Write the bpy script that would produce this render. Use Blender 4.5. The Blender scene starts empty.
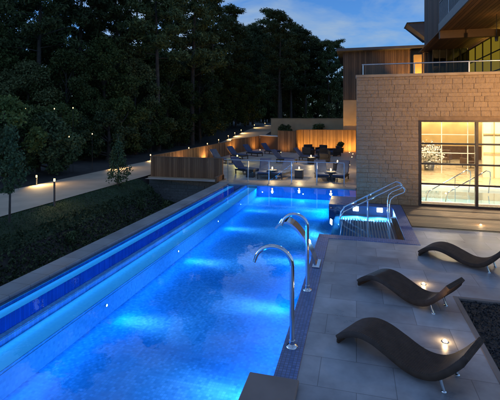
import bpy, bmesh, math, random
from mathutils import Vector, Matrix, noise
import numpy as np
R = math.radians
random.seed(7)
rng = np.random.default_rng(11)
SC = bpy.context.scene
COL = SC.collection

# ------------------------------------------------------------------ camera
cam = bpy.data.cameras.new('camera')
cam.sensor_width = 36; cam.lens = 28.8; cam.shift_y = -0.166
cam.clip_start = 0.05; cam.clip_end = 3000
camo = bpy.data.objects.new('camera', cam); COL.objects.link(camo)
camo.location = (0, 0, 3.2); camo.rotation_euler = (R(90), 0, R(14.9))
SC.camera = camo

# ------------------------------------------------------------------ world: dusk sky with clouds
W = bpy.data.worlds.new('World'); SC.world = W; W.use_nodes = True
nt = W.node_tree; N = nt.nodes; L = nt.links
for n in list(N): N.remove(n)
out = N.new('ShaderNodeOutputWorld'); bg = N.new('ShaderNodeBackground')
sky = N.new('ShaderNodeTexSky'); sky.sky_type = 'NISHITA'; sky.sun_disc = False
SUN_EL, SUN_AZ = R(6), R(262)
sky.sun_elevation = SUN_EL; sky.sun_rotation = SUN_AZ; sky.ozone_density = 3.0; sky.air_density = 1.0; sky.dust_density = 0.4
tc = N.new('ShaderNodeTexCoord'); mp = N.new('ShaderNodeMapping'); mp.inputs['Scale'].default_value = (1.0, 1.0, 2.6)
mp.inputs['Location'].default_value = (0.35, 0.1, 0.2)
L.new(tc.outputs['Generated'], mp.inputs['Vector'])
nz = N.new('ShaderNodeTexNoise'); nz.inputs['Scale'].default_value = 4.6; nz.inputs['Detail'].default_value = 7; nz.inputs['Roughness'].default_value = 0.58
nz.inputs['Distortion'].default_value = 0.35
L.new(mp.outputs[0], nz.inputs['Vector'])
rp = N.new('ShaderNodeValToRGB'); rp.color_ramp.elements[0].position = 0.40; rp.color_ramp.elements[1].position = 0.68
L.new(nz.outputs['Fac'], rp.inputs['Fac'])
SKY_STRENGTH = 0.20
tint = N.new('ShaderNodeMix'); tint.data_type = 'RGBA'; tint.blend_type = 'MULTIPLY'; tint.inputs['Factor'].default_value = 1
tint.inputs['B'].default_value = (0.56, 0.86, 1.36, 1)
L.new(sky.outputs[0], tint.inputs['A'])
mx = N.new('ShaderNodeMix'); mx.data_type = 'RGBA'
mx.inputs['B'].default_value = (1.35, 1.85, 2.5, 1)
L.new(rp.outputs['Color'], mx.inputs['Factor']); L.new(tint.outputs['Result'], mx.inputs['A'])
L.new(mx.outputs['Result'], bg.inputs['Color']); bg.inputs['Strength'].default_value = SKY_STRENGTH
L.new(bg.outputs[0], out.inputs[0])

sl = bpy.data.lights.new('sun', 'SUN'); sl.energy = 0.03; sl.angle = R(12); sl.color = (1, .9, .8)
so = bpy.data.objects.new('sun', sl); COL.objects.link(so)
so.rotation_euler = (R(84), 0, R(180) - SUN_AZ)

vs = SC.view_settings
SC.display_settings.display_device = 'sRGB'
vs.view_transform = 'Standard'; vs.look = 'None'; vs.exposure = 0.36; vs.gamma = 1; vs.use_curve_mapping = False
SC.render.engine = 'CYCLES'
cy = SC.cycles
cy.use_denoising = True; cy.max_bounces = 8; cy.diffuse_bounces = 4; cy.glossy_bounces = 4; cy.transmission_bounces = 6
cy.transparent_max_bounces = 16; cy.sample_clamp_indirect = 4; cy.caustics_reflective = False; cy.caustics_refractive = False

# ------------------------------------------------------------------ materials
def newmat(name):
    m = bpy.data.materials.new(name); m.use_nodes = True
    return m, m.node_tree.nodes, m.node_tree.links, m.node_tree.nodes['Principled BSDF']
def inp(n, k, v):
    n.inputs[k].default_value = v
def rgb(c): return (c[0], c[1], c[2], 1)
def plain(name, col, rough=0.6, metal=0.0, var=0.25, scale=6.0, bump=0.0, bscale=40.0, spec=0.5):
    m, n, l, p = newmat(name)
    t = n.new('ShaderNodeTexCoord'); z = n.new('ShaderNodeTexNoise'); inp(z, 'Scale', scale); inp(z, 'Detail', 6)
    l.new(t.outputs['Object'], z.inputs['Vector'])
    r = n.new('ShaderNodeValToRGB')
    r.color_ramp.elements[0].position = .3; r.color_ramp.elements[1].position = .7
    r.color_ramp.elements[0].color = rgb([c*(1-var) for c in col]); r.color_ramp.elements[1].color = rgb([min(1, c*(1+var)) for c in col])
    l.new(z.outputs['Fac'], r.inputs['Fac']); l.new(r.outputs['Color'], p.inputs['Base Color'])
    inp(p, 'Roughness', rough); inp(p, 'Metallic', metal); inp(p, 'Specular IOR Level', spec)
    if bump:
        b = n.new('ShaderNodeBump'); inp(b, 'Strength', bump); inp(b, 'Distance', .01)
        z2 = n.new('ShaderNodeTexNoise'); inp(z2, 'Scale', bscale); inp(z2, 'Detail', 5)
        l.new(t.outputs['Object'], z2.inputs['Vector']); l.new(z2.outputs['Fac'], b.inputs['Height']); l.new(b.outputs[0], p.inputs['Normal'])
    return m
def shaded(name, c1, c2, rough=.7, bump=.3, bscale=30, grain=None, metal=0, spec=.4):
    """colour per block / board from the vertex attribute 'shade', plus grain noise"""
    m, n, l, p = newmat(name)
    a = n.new('ShaderNodeAttribute'); a.attribute_name = 'shade'
    t = n.new('ShaderNodeTexCoord'); mpn = n.new('ShaderNodeMapping')
    if grain: mpn.inputs['Scale'].default_value = grain
    l.new(t.outputs['Object'], mpn.inputs['Vector'])
    z = n.new('ShaderNodeTexNoise'); inp(z, 'Scale', 7); inp(z, 'Detail', 8); inp(z, 'Roughness', .65); l.new(mpn.outputs[0], z.inputs['Vector'])
    ad = n.new('ShaderNodeMath'); ad.operation = 'MULTIPLY_ADD'; ad.inputs[1].default_value = .9; ad.inputs[2].default_value = -.45
    l.new(z.outputs['Fac'], ad.inputs[0])
    a2 = n.new('ShaderNodeMath'); a2.operation = 'ADD'; a2.use_clamp = True
    l.new(a.outputs['Fac'], a2.inputs[0]); l.new(ad.outputs[0], a2.inputs[1])
    r = n.new('ShaderNodeMix'); r.data_type = 'RGBA'; r.inputs['A'].default_value = rgb(c1); r.inputs['B'].default_value = rgb(c2)
    l.new(a2.outputs[0], r.inputs['Factor']); l.new(r.outputs['Result'], p.inputs['Base Color'])
    inp(p, 'Roughness', rough); inp(p, 'Metallic', metal); inp(p, 'Specular IOR Level', spec)
    b = n.new('ShaderNodeBump'); inp(b, 'Strength', bump); inp(b, 'Distance', .06)
    z2 = n.new('ShaderNodeTexNoise'); inp(z2, 'Scale', bscale); inp(z2, 'Detail', 6); l.new(mpn.outputs[0], z2.inputs['Vector'])
    l.new(z2.outputs['Fac'], b.inputs['Height']); l.new(b.outputs[0], p.inputs['Normal'])
    return m
def tiles(name, c1, c2, joint, w, h, gap, rough=.5, offset=0.0, stain=.25, rotz=0, swap=None, bump=.2, spec=.5, glow=None):
    m, n, l, p = newmat(name)
    if glow: inp(p, 'Emission Color', rgb(glow[0])); inp(p, 'Emission Strength', glow[1])      # even light put into the tiles as emission
    t = n.new('ShaderNodeTexCoord'); v = t.outputs['Object']
    if swap:
        s = n.new('ShaderNodeSeparateXYZ'); c = n.new('ShaderNodeCombineXYZ'); l.new(v, s.inputs[0])
        l.new(s.outputs[swap[0]], c.inputs[0]); l.new(s.outputs[swap[1]], c.inputs[1]); v = c.outputs[0]
    b = n.new('ShaderNodeTexBrick'); b.offset = offset; b.squash = 1
    inp(b, 'Scale', 1); inp(b, 'Brick Width', w); inp(b, 'Row Height', h); inp(b, 'Mortar Size', gap); inp(b, 'Mortar Smooth', .1); inp(b, 'Bias', 0)
    b.inputs['Color1'].default_value = rgb(c1); b.inputs['Color2'].default_value = rgb(c2); b.inputs['Mortar'].default_value = rgb(joint)
    l.new(v, b.inputs['Vector'])
    z = n.new('ShaderNodeTexNoise'); inp(z, 'Scale', 1.3); inp(z, 'Detail', 8); inp(z, 'Roughness', .65); l.new(t.outputs['Object'], z.inputs['Vector'])
    r = n.new('ShaderNodeMapRange'); inp(r, 'From Min', .3); inp(r, 'From Max', .7); inp(r, 'To Min', 1-stain); inp(r, 'To Max', 1+stain)
    l.new(z.outputs['Fac'], r.inputs['Value'])
    q = n.new('ShaderNodeMix'); q.data_type = 'RGBA'; q.blend_type = 'MULTIPLY'; q.inputs['Factor'].default_value = 1
    l.new(b.outputs['Color'], q.inputs['A']); l.new(r.outputs[0], q.inputs['B']); l.new(q.outputs['Result'], p.inputs['Base Color'])
    rr = n.new('ShaderNodeMapRange'); inp(rr, 'From Min', .3); inp(rr, 'From Max', .7); rv = .15 if name == 'grey_stone_tile' else .12; inp(rr, 'To Min', max(0, rough-rv)); inp(rr, 'To Max', rough+rv)
    l.new(z.outputs['Fac'], rr.inputs['Value']); l.new(rr.outputs[0], p.inputs['Roughness']); inp(p, 'Specular IOR Level', spec)
    bp = n.new('ShaderNodeBump'); inp(bp, 'Strength', bump); inp(bp, 'Distance', .004); bp.invert = True
    l.new(b.outputs['Fac'], bp.inputs['Height']); l.new(bp.outputs[0], p.inputs['Normal'])
    return m
def emit(name, col, s):
    m = bpy.data.materials.new(name); m.use_nodes = True; n = m.node_tree.nodes
    for k in list(n): n.remove(k)
    o = n.new('ShaderNodeOutputMaterial'); e = n.new('ShaderNodeEmission'); e.inputs[0].default_value = rgb(col); e.inputs[1].default_value = s
    m.node_tree.links.new(e.outputs[0], o.inputs[0]); return m
def clear(name, tintc, ior, rough=.0, wave=None):
    """see-through sheet: transparent plus fresnel reflection"""
    m = bpy.data.materials.new(name); m.use_nodes = True; n = m.node_tree.nodes; l = m.node_tree.links
    for k in list(n): n.remove(k)
    o = n.new('ShaderNodeOutputMaterial'); t = n.new('ShaderNodeBsdfTransparent'); t.inputs[0].default_value = rgb(tintc)
    g = n.new('ShaderNodeBsdfGlossy'); inp(g, 'Roughness', rough); g.inputs['Color'].default_value = (1, 1, 1, 1)
    f = n.new('ShaderNodeFresnel'); inp(f, 'IOR', ior); x = n.new('ShaderNodeMixShader')
    l.new(f.outputs[0], x.inputs[0]); l.new(t.outputs[0], x.inputs[1]); l.new(g.outputs[0], x.inputs[2]); l.new(x.outputs[0], o.inputs[0])
    if wave:
        tcn = n.new('ShaderNodeTexCoord'); z = n.new('ShaderNodeTexNoise'); inp(z, 'Scale', wave[0]); inp(z, 'Detail', 3); inp(z, 'Distortion', .4)
        l.new(tcn.outputs['Object'], z.inputs['Vector'])
        b = n.new('ShaderNodeBump'); inp(b, 'Strength', wave[1]); inp(b, 'Distance', .05); l.new(z.outputs['Fac'], b.inputs['Height'])
        l.new(b.outputs[0], g.inputs['Normal']); l.new(b.outputs[0], f.inputs['Normal'])
    return m
def leafmat(name, c1, c2):
    m, n, l, p = newmat(name)
    g = n.new('ShaderNodeNewGeometry'); r = n.new('ShaderNodeMix'); r.data_type = 'RGBA'
    r.inputs['A'].default_value = rgb(c1); r.inputs['B'].default_value = rgb(c2)
    l.new(g.outputs['Random Per Island'], r.inputs['Factor'])
    oi = n.new('ShaderNodeObjectInfo'); mr = n.new('ShaderNodeMapRange'); inp(mr, 'To Min', .6); inp(mr, 'To Max', 1.5); l.new(oi.outputs['Random'], mr.inputs['Value'])
    q = n.new('ShaderNodeMix'); q.data_type = 'RGBA'; q.blend_type = 'MULTIPLY'; q.inputs['Factor'].default_value = 1
    l.new(r.outputs['Result'], q.inputs['A']); l.new(mr.outputs[0], q.inputs['B'])
    l.new(q.outputs['Result'], p.inputs['Base Color']); inp(p, 'Roughness', .7); inp(p, 'Specular IOR Level', .15)
    return m

M = {}
M['deck'] = tiles('grey_stone_tile', (.285, .275, .285), (.42, .405, .41), (.17, .165, .17), .9, .6, .0045, rough=.40, offset=.5, stain=.38)
M['terrace'] = tiles('beige_stone_tile', (.46, .385, .31), (.53, .445, .365), (.16, .15, .14), .6, .6, .006, rough=.5, stain=.2)
M['coping'] = tiles('grey_coping_stone', (.24, .235, .23), (.30, .29, .28), (.09, .09, .09), 1.0, .48, .005, rough=.55, stain=.25)
M['mosaic'] = tiles('blue_mosaic', (.035, .33, .64), (.11, .49, .86), (.06, .38, .70), .05, .05, .004, rough=.6, stain=.05, spec=.0)
M['mosaic_wall'] = tiles('blue_mosaic_wall', (.03, .27, .50), (.06, .34, .62), (.05, .3, .54), .05, .05, .004, rough=.6, stain=.05, swap=(1, 2), spec=.0)
M['mosaic_pale'] = tiles('pale_mosaic', (.16, .50, .74), (.22, .58, .82), (.2, .52, .74), .05, .05, .003, rough=.6, stain=.06, spec=0, glow=((.02, .33, 1.0), .42))  # glow stands in for even lamp light on the ledge and channel bands
M['mosaic_deep'] = tiles('deep_blue_mosaic', (.05, .22, .52), (.10, .32, .66), (.1, .24, .4), .05, .05, .004, rough=.6, stain=.15, spec=0)
M['mosaic_coping'] = tiles('slate_blue_mosaic', (.08, .13, .30), (.15, .21, .42), (.08, .10, .18), .05, .05, .005, rough=.35, stain=.2)
M['stone'] = shaded('warm_ashlar', (.21, .135, .07), (.39, .265, .15), rough=.85, bump=.9, bscale=9)
M['garden_stone'] = shaded('grey_ashlar', (.12, .11, .10), (.28, .26, .23), rough=.9, bump=.9, bscale=9)
M['mortar'] = plain('mortar', (.22, .14, .075), .9, var=.2)
M['cap'] = plain('cap_stone', (.33, .23, .13), .7, var=.2, scale=3, bump=.2)
M['cream'] = plain('cream_render', (.50, .34, .19), .85, var=.12, scale=1.2, bump=.15, bscale=60)
M['slab'] = plain('brown_stone_slab', (.24, .18, .155), .7, var=.15, scale=2.5, bump=.2, bscale=80)
M['fence'] = shaded('fence_timber', (.14, .07, .035), (.36, .20, .10), rough=.65, bump=.25, bscale=30, grain=(3, 3, .25))
M['fence_dark'] = shaded('dark_fence_timber', (.13, .062, .03), (.27, .14, .07), rough=.7, bump=.25, bscale=30, grain=(3, 3, .25))
M['cladding'] = shaded('timber_cladding', (.07, .044, .028), (.16, .10, .062), rough=.6, bump=.25, bscale=30, grain=(3, 3, .25))
M['clad_dark'] = shaded('dark_timber_cladding', (.045, .026, .018), (.10, .06, .042), rough=.6, bump=.2, bscale=30, grain=(3, 3, .25))
M['soffit'] = shaded('timber_soffit', (.075, .04, .022), (.18, .095, .048), rough=.5, bump=.15, bscale=30, grain=(3, .25, 3))
M['wdeck'] = shaded('wood_decking', (.14, .08, .042), (.28, .17, .088), rough=.6, bump=.2, bscale=40, grain=(.3, 4, 3))
M['rattan'] = None
M['chrome'] = plain('polished_steel', (.72, .72, .74), .10, 1.0, var=.05, scale=3)
M['steel'] = plain('brushed_steel', (.55, .56, .58), .3, 1.0, var=.1, scale=9)
M['darkmetal'] = plain('dark_metal', (.035, .034, .036), .45, .6, var=.2)
M['greymetal'] = plain('grey_metal', (.16, .165, .18), .4, .6, var=.15)
M['frame'] = plain('bronze_frame', (.055, .042, .035), .45, .4, var=.2)
M['roof'] = plain('grey_roof', (.10, .10, .11), .6, .2, var=.15, scale=2)
M['glass'] = clear('clear_glass', (.97, .98, .98), 1.22)
M['tinted'] = clear('tinted_glass', (.12, .12, .13), 1.5)
M['water'] = clear('pool_water', (.80, .93, 1.0), 1.55, rough=.0, wave=(3.5, .03))
M['path'] = plain('pale_path', (.52, .39, .265), .85, var=.15, scale=.9, bump=.4, bscale=50)
M['soil'] = plain('dark_soil', (.035, .03, .024), .95, var=.4, scale=3, bump=.6, bscale=15)
M['turf'] = plain('turf', (.032, .05, .02), .95, var=.4, scale=2, bump=.5, bscale=30)
M['grass'] = leafmat('grass_blade', (.03, .052, .02), (.065, .095, .036))
M['bark'] = plain('bark', (.06, .046, .036), .9, var=.35, scale=5, bump=.8, bscale=14)
M['pine'] = leafmat('pine_needles', (.030, .046, .018), (.078, .10, .036))
M['leaf'] = leafmat('broad_leaves', (.038, .060, .016), (.105, .13, .036))
M['leafolive'] = leafmat('olive_leaves', (.050, .066, .024), (.12, .13, .05))
M['conifer'] = leafmat('conifer_leaves', (.036, .055, .024), (.085, .11, .042))
M['cover'] = leafmat('cover_leaves', (.026, .042, .018), (.085, .105, .045))
M['flower'] = leafmat('white_petals', (.70, .68, .62), (.85, .83, .78))
M['cushion'] = plain('navy_cushion', (.05, .072, .15), .85, var=.2, scale=4, bump=.2, bscale=120)
M['wicker'] = plain('dark_wicker', (.035, .03, .028), .7, var=.4, scale=40, bump=.6, bscale=90)
M['brownleather'] = plain('brown_upholstery', (.09, .045, .025), .5, var=.25, scale=5)
M['gravel'] = plain('black_gravel', (.028, .027, .028), .7, var=.6, scale=22, bump=1.0, bscale=45)
M['pebble'] = leafmat('dark_pebbles', (.02, .02, .022), (.075, .07, .07))
M['inner_wall'] = plain('ochre_wall', (.48, .32, .12), .7, var=.12, scale=1.5)
M['inner_pale'] = plain('pale_plaster', (.78, .70, .50), .8, var=.06)
M['inner_floor'] = tiles('limestone_floor', (.36, .27, .16), (.44, .33, .2), (.26, .2, .13), .6, .6, .005, rough=.3, stain=.1)
M['white'] = plain('white_ceramic', (.78, .77, .74), .4, var=.05)
M['inner_pool'] = plain('aqua_tile', (.50, .72, .80), .3, var=.08, scale=2)
M['warm_lamp'] = emit('warm_lamp', (1, .66, .26), 5)
M['warm_lens'] = emit('warm_lens', (1, .68, .28), 5)
M['soft_lamp'] = emit('soft_lamp', (1, .70, .32), 3.5)
M['yellow_lamp'] = emit('yellow_lamp', (.95, .85, .22), 6)
M['lit_pane'] = emit('lit_yellow_pane', (.74, .52, .05), .18)
M['white_lamp'] = emit('white_lamp', (.8, .92, 1), 22)
M['blue_lens'] = emit('blue_lens', (.45, .75, 1), 12)

def rattan():
    m, n, l, p = newmat('rattan_weave')
    t = n.new('ShaderNodeTexCoord')
    w1 = n.new('ShaderNodeTexWave'); w1.bands_direction = 'X'; inp(w1, 'Scale', 12); inp(w1, 'Distortion', .6)
    w2 = n.new('ShaderNodeTexWave'); w2.bands_direction = 'Y'; inp(w2, 'Scale', 12); inp(w2, 'Distortion', .6)
    l.new(t.outputs['Object'], w1.inputs['Vector']); l.new(t.outputs['Object'], w2.inputs['Vector'])
    a = n.new('ShaderNodeMath'); a.operation = 'MULTIPLY'; l.new(w1.outputs['Fac'], a.inputs[0]); l.new(w2.outputs['Fac'], a.inputs[1])
    z = n.new('ShaderNodeTexNoise'); inp(z, 'Scale', 9); inp(z, 'Detail', 5); l.new(t.outputs['Object'], z.inputs['Vector'])
    ad = n.new('ShaderNodeMath'); ad.operation = 'MULTIPLY_ADD'; ad.inputs[1].default_value = .5; l.new(a.outputs[0], ad.inputs[0]); l.new(z.outputs['Fac'], ad.inputs[2])
    r = n.new('ShaderNodeMix'); r.data_type = 'RGBA'; r.inputs['A'].default_value = (.03, .018, .013, 1); r.inputs['B'].default_value = (.095, .060, .045, 1)
    l.new(ad.outputs[0], r.inputs['Factor']); l.new(r.outputs['Result'], p.inputs['Base Color']); inp(p, 'Roughness', .75); inp(p, 'Specular IOR Level', .2)
    b = n.new('ShaderNodeBump'); inp(b, 'Strength', .8); inp(b, 'Distance', .012); l.new(a.outputs[0], b.inputs['Height']); l.new(b.outputs[0], p.inputs['Normal'])
    return m
M['rattan'] = rattan()

# ------------------------------------------------------------------ mesh builder
class MB:
    def __init__(s): s.v = []; s.f = []; s.sh = []; s.smooth = []
    def add(s, vs, fs, shade=None, smooth=False):
        o = len(s.v); s.v += [tuple(v) for v in vs]
        if shade is None: shade = random.random()
        for f in fs: s.f.append([i+o for i in f]); s.sh.append(shade); s.smooth.append(smooth)
        return s
    def box(s, x0, x1, y0, y1, z0, z1, shade=None, b=0.0):
        if b <= 0:
            v = [(x0,y0,z0),(x1,y0,z0),(x1,y1,z0),(x0,y1,z0),(x0,y0,z1),(x1,y0,z1),(x1,y1,z1),(x0,y1,z1)]
            return s.add(v, [(0,3,2,1),(4,5,6,7),(0,1,5,4),(1,2,6,5),(2,3,7,6),(3,0,4,7)], shade)
        bm = bmesh.new(); bmesh.ops.create_cube(bm, size=1)
        for q in bm.verts: q.co = Vector(((x0+x1)/2+q.co.x*(x1-x0), (y0+y1)/2+q.co.y*(y1-y0), (z0+z1)/2+q.co.z*(z1-z0)))
        bmesh.ops.bevel(bm, geom=bm.edges[:], offset=b, segments=1, affect='EDGES')
        bm.verts.index_update()
        s.add([q.co[:] for q in bm.verts], [[q.index for q in f.verts] for f in bm.faces], shade); bm.free(); return s
    def quad(s, a, b, c, d, shade=None): return s.add([a, b, c, d], [(0,1,2,3)], shade)
    def tube(s, pts, r, n=12, cap=True, rs=None):
        pts = [Vector(p) for p in pts]; rings = []
        up = None
        for i, p in enumerate(pts):
            t = (pts[min(i+1, len(pts)-1)] - pts[max(i-1, 0)]).normalized()
            if up is None:
                up = Vector((0,0,1)) if abs(t.z) < .9 else Vector((1,0,0))
            a = t.cross(up).normalized(); up2 = a.cross(t).normalized(); up = up2
            rr = rs[i] if rs else r
            rings.append([p + (a*math.cos(k*2*math.pi/n) + up2*math.sin(k*2*math.pi/n))*rr for k in range(n)])
        vs = [v for g in rings for v in g]; fs = []
        for i in range(len(rings)-1):
            for k in range(n): fs.append((i*n+k, i*n+(k+1)%n, (i+1)*n+(k+1)%n, (i+1)*n+k))
        s.add(vs, fs, smooth=True)
        if cap: s.add(rings[0], [tuple(range(n))[::-1]]); s.add(rings[-1], [tuple(range(n))])
        return s
    def lathe(s, prof, c=(0,0,0), n=20, smooth=True):
        vs = []; fs = []
        for r, z in prof:
            for k in range(n):
                a = k*2*math.pi/n; vs.append((c[0]+r*math.cos(a), c[1]+r*math.sin(a), c[2]+z))
        for i in range(len(prof)-1):
            for k in range(n): fs.append((i*n+k, i*n+(k+1)%n, (i+1)*n+(k+1)%n, (i+1)*n+k))
        s.add(vs, fs, smooth=smooth)
        if prof[0][0] > 1e-4: s.add(vs[:n], [tuple(range(n))[::-1]])
        if prof[-1][0] > 1e-4: s.add(vs[-n:], [tuple(range(n))])
        return s
    def build(s, name, mat, parent=None, loc=(0,0,0), rz=0):
        me = bpy.data.meshes.new(name); me.from_pydata(s.v, [], s.f); me.update()
        at = me.attributes.new('shade', 'FLOAT', 'FACE'); at.data.foreach_set('value', s.sh)
        me.polygons.foreach_set('use_smooth', s.smooth)
        me.materials.append(mat if not isinstance(mat, str) else M[mat])
        o = bpy.data.objects.new(name, me); COL.objects.link(o)
        o.location = loc; o.rotation_euler = (0, 0, rz)
        if parent: o.parent = parent
        return o
def tag(o, label=None, cat=None, group=None, kind=None):
    if label: o['label'] = label
    if cat: o['category'] = cat
    if group: o['group'] = group
    if kind: o['kind'] = kind
    return o
def thing(name, label, cat, loc=(0,0,0), rz=0, group=None):
    o = bpy.data.objects.new(name, None); COL.objects.link(o); o.empty_display_size = .2
    o.location = loc; o.rotation_euler = (0, 0, rz)
    return tag(o, label, cat, group)
KIDS = {}
def copy_tree(o, loc, rz=0, label=None, scale=None):
    c = o.copy(); COL.objects.link(c); c.location = loc; c.rotation_euler = (0, 0, rz)
    if scale: c.scale = scale
    if label: c['label'] = label
    for ch in list(o.children):
        d = ch.copy(); COL.objects.link(d); d.parent = c
        for g in list(ch.children):
            e = g.copy(); COL.objects.link(e); e.parent = d
    return c
def lamp(kind, name, parent, loc, energy, col, aim=None, size=.05, spot=90, blend=.6):
    l = bpy.data.lights.new(name, kind); l.energy = energy; l.color = col
    if kind == 'AREA':
        l.shape = 'RECTANGLE'; l.size = size[0]; l.size_y = size[1]
    else: l.shadow_soft_size = size
    if kind == 'SPOT': l.spot_size = R(spot); l.spot_blend = blend
    o = bpy.data.objects.new(name, l); COL.objects.link(o); o.location = loc
    if aim is not None: o.rotation_euler = Vector(aim).to_track_quat('-Z', 'Y').to_euler()
    if parent: o.parent = parent
    return o
def structure(o): return tag(o, kind='structure')

# ------------------------------------------------------------------ ground
def path_z(y):
    t = min(1, max(0, (y-34)/28)); return 1.75*t*t*(3-2*t)
def ground_z(x, y):
    pz = path_z(y)
    if x < -11.0:
        z = pz - .03 if x > -14.7 else pz + min(2.2, (-14.7-x)*.05)
    else:
        t = min(1, max(0, (x+11.0)/2.3)); t = t*t*(3-2*t)
        z = pz - .03 + t*(-1.35 - pz)
        if y > 40.5: z = pz + (0.9-pz)*min(1, (x+11)/4)
        elif y > 18.5: z = min(z, -.1 - 1.2*min(1, (x+11.0)/.8))
        if x > -6.9 and y < 40.5: z = -2.6
    if x > -14.6 and -11 > x: pass
    return z
xs = sorted(set([-600,-300,-150,-90,-60,-45,-38] + [-32+i*.9 for i in range(19)] + [-14.7,-14.6,-11.05,-11.0] + [-14.2+i*.5 for i in range(7)] + [-10.8+i*.25 for i in range(16)] + [-6.9,-6.85,-3,0,3,8,20,60,150,300,600]))
ys = sorted(set([-300,-100,-30,-8] + [-3+i*.9 for i in range(24)] + [18.45,18.55] + [20+i*1.5 for i in range(14)] + [40.45,40.55] + [43+i*2 for i in range(20)] + [90,120,180,300,600,900]))
g = MB(); vs = [(x, y, ground_z(x, y) + (.05*noise.noise((x*.6, y*.6, 0)) if not -14.8 < x < -10.9 else 0)) for y in ys for x in xs]
n_ = len(xs); g.add(vs, [(j*n_+i, j*n_+i+1, (j+1)*n_+i+1, (j+1)*n_+i) for j in range(len(ys)-1) for i in range(n_-1)], smooth=True)
structure(g.build('ground', 'soil'))
# turf bank beside the path
g = MB()
bx = [-11.0+i*.15 for i in range(9)]; by = [2+i*.5 for i in range(35)]
g.add([(x, y, ground_z(x, y)+.02) for y in by for x in bx], [(j*9+i, j*9+i+1, (j+1)*9+i+1, (j+1)*9+i) for j in range(34) for i in range(8)], smooth=True)
structure(g.build('grass_bank', 'turf'))
# path
g = MB(); py = [-2+i*1.5 for i in range(56)]; px_ = [-14.6+i*.6 for i in range(7)]
g.add([(x, y, path_z(y)+.015) for y in py for x in px_], [(j*7+i, j*7+i+1, (j+1)*7+i+1, (j+1)*7+i) for j in range(55) for i in range(6)], smooth=True)
structure(g.build('path', 'path'))

# ------------------------------------------------------------------ pool
WZ = -0.02                       # water level
Y0, YF = -4.0, 18.2
structure(MB().box(-4.5, -1.0, Y0, YF, -1.0, -.52).build('pool_floor', 'mosaic'))
g = MB().box(-1.0, -.96, Y0, 10.72, -1.0, -.03).box(-4.56, -4.5, Y0, YF, -1.0, -.17); structure(g.build('pool_wall', 'mosaic_wall'))
structure(MB().box(-4.5, -0.02, YF, YF+.05, -1.0, -.03).build('pool_wall_far', 'mosaic'))
structure(MB().box(-4.98, -4.5, Y0, YF, -.17, -.135).build('pool_ledge', 'mosaic_wall'))
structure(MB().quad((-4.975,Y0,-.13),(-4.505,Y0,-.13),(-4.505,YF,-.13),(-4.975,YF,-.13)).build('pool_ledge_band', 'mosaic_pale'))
structure(MB().box(-5.08, -4.98, Y0, YF, -.6, -.012).build('pool_weir', 'mosaic_deep'))
structure(MB().box(-5.63, -5.08, Y0, YF, -.40, -.34).build('pool_channel', 'mosaic_deep'))
structure(MB().box(-5.88, -5.63, Y0, YF, -.40, -.105).build('pool_channel_step', 'mosaic_deep'))
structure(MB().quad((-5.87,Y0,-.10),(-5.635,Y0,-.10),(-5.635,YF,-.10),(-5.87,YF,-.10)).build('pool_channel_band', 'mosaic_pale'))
structure(MB().box(-5.95, -5.88, Y0, YF, -.40, -.03).build('pool_channel_wall', 'mosaic_deep'))
structure(MB().box(-6.45, -5.95, Y0, YF+.3, -1.6, .03, b=.012).build('pool_edge', 'coping'))
# bay between the pool and the stone building
structure(MB().box(-1.0, 0.0, 10.72, YF, -1.0, -.52).build('pool_floor_bay', 'mosaic'))
structure(MB().box(-0.7, 1.25, 11.05, 14.9, -.40, -.34).build('step_pool_floor', 'mosaic'))
structure(MB().box(-0.74, -0.70, 11.05, 14.9, -1.0, -.34).build('step_pool_riser', 'mosaic_wall'))
g = MB().box(-.99, -.70, Y0, 10.72, -.5, .012, b=.006)
g.box(-.99, 1.55, 10.72, 11.05, -.5, .012, b=.006).box(1.22, 1.55, 11.05, 15.4, -.5, .012, b=.006)
structure(g.build('pool_coping', 'mosaic_coping'))
structure(MB().box(-.98, 1.22, 14.9, 15.4, -.9, .012, b=.006).box(-.98, -.01, 15.4, 16.5, -.9, .012, b=.006).build('pool_coping_divider', 'mosaic_coping'))
structure(MB().quad((-5.95,Y0,WZ),(-.99,Y0,WZ),(-.99,YF,WZ),(-5.95,YF,WZ)).quad((-.985,11.05,WZ),(1.22,11.05,WZ),(1.22,14.9,WZ),(-.985,14.9,WZ)).quad((-.985,16.5,WZ),(0,16.5,WZ),(0,YF,WZ),(-.985,YF,WZ)).build('water', 'water'))
structure(MB().box(-5.95, -.02, YF+.05, YF+.42, -.7, .012, b=.006).box(-5.95, -4.5, YF, YF+.05, -.7, .011).build('pool_edge_far', 'coping'))
# decks
structure(MB().quad((-.70,Y0,0),(1.66,Y0,0),(1.66,10.72,0),(-.70,10.72,0)).quad((1.66,7.83,0),(14,7.83,0),(14,12.42,0),(1.66,12.42,0)).quad((1.55,10.72,0),(1.66,10.72,0),(1.66,12.42,0),(1.55,12.42,0)).build('pool_deck', 'deck'))
structure(MB().quad((-10.6,YF+.42,0),(0,YF+.42,0),(0,41,0),(-10.6,41,0)).build('terrace', 'terrace'))
structure(MB().box(1.55, 14, 12.42, 12.52, -.05, .004).build('drain_channel', 'darkmetal'))
g = MB()
for i in range(20):
    y = 12.52 + i*.145; g.box(1.56, 14, y, y+.139, -.03, .02, b=.004)
structure(g.build('wood_deck', 'wdeck'))
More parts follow.
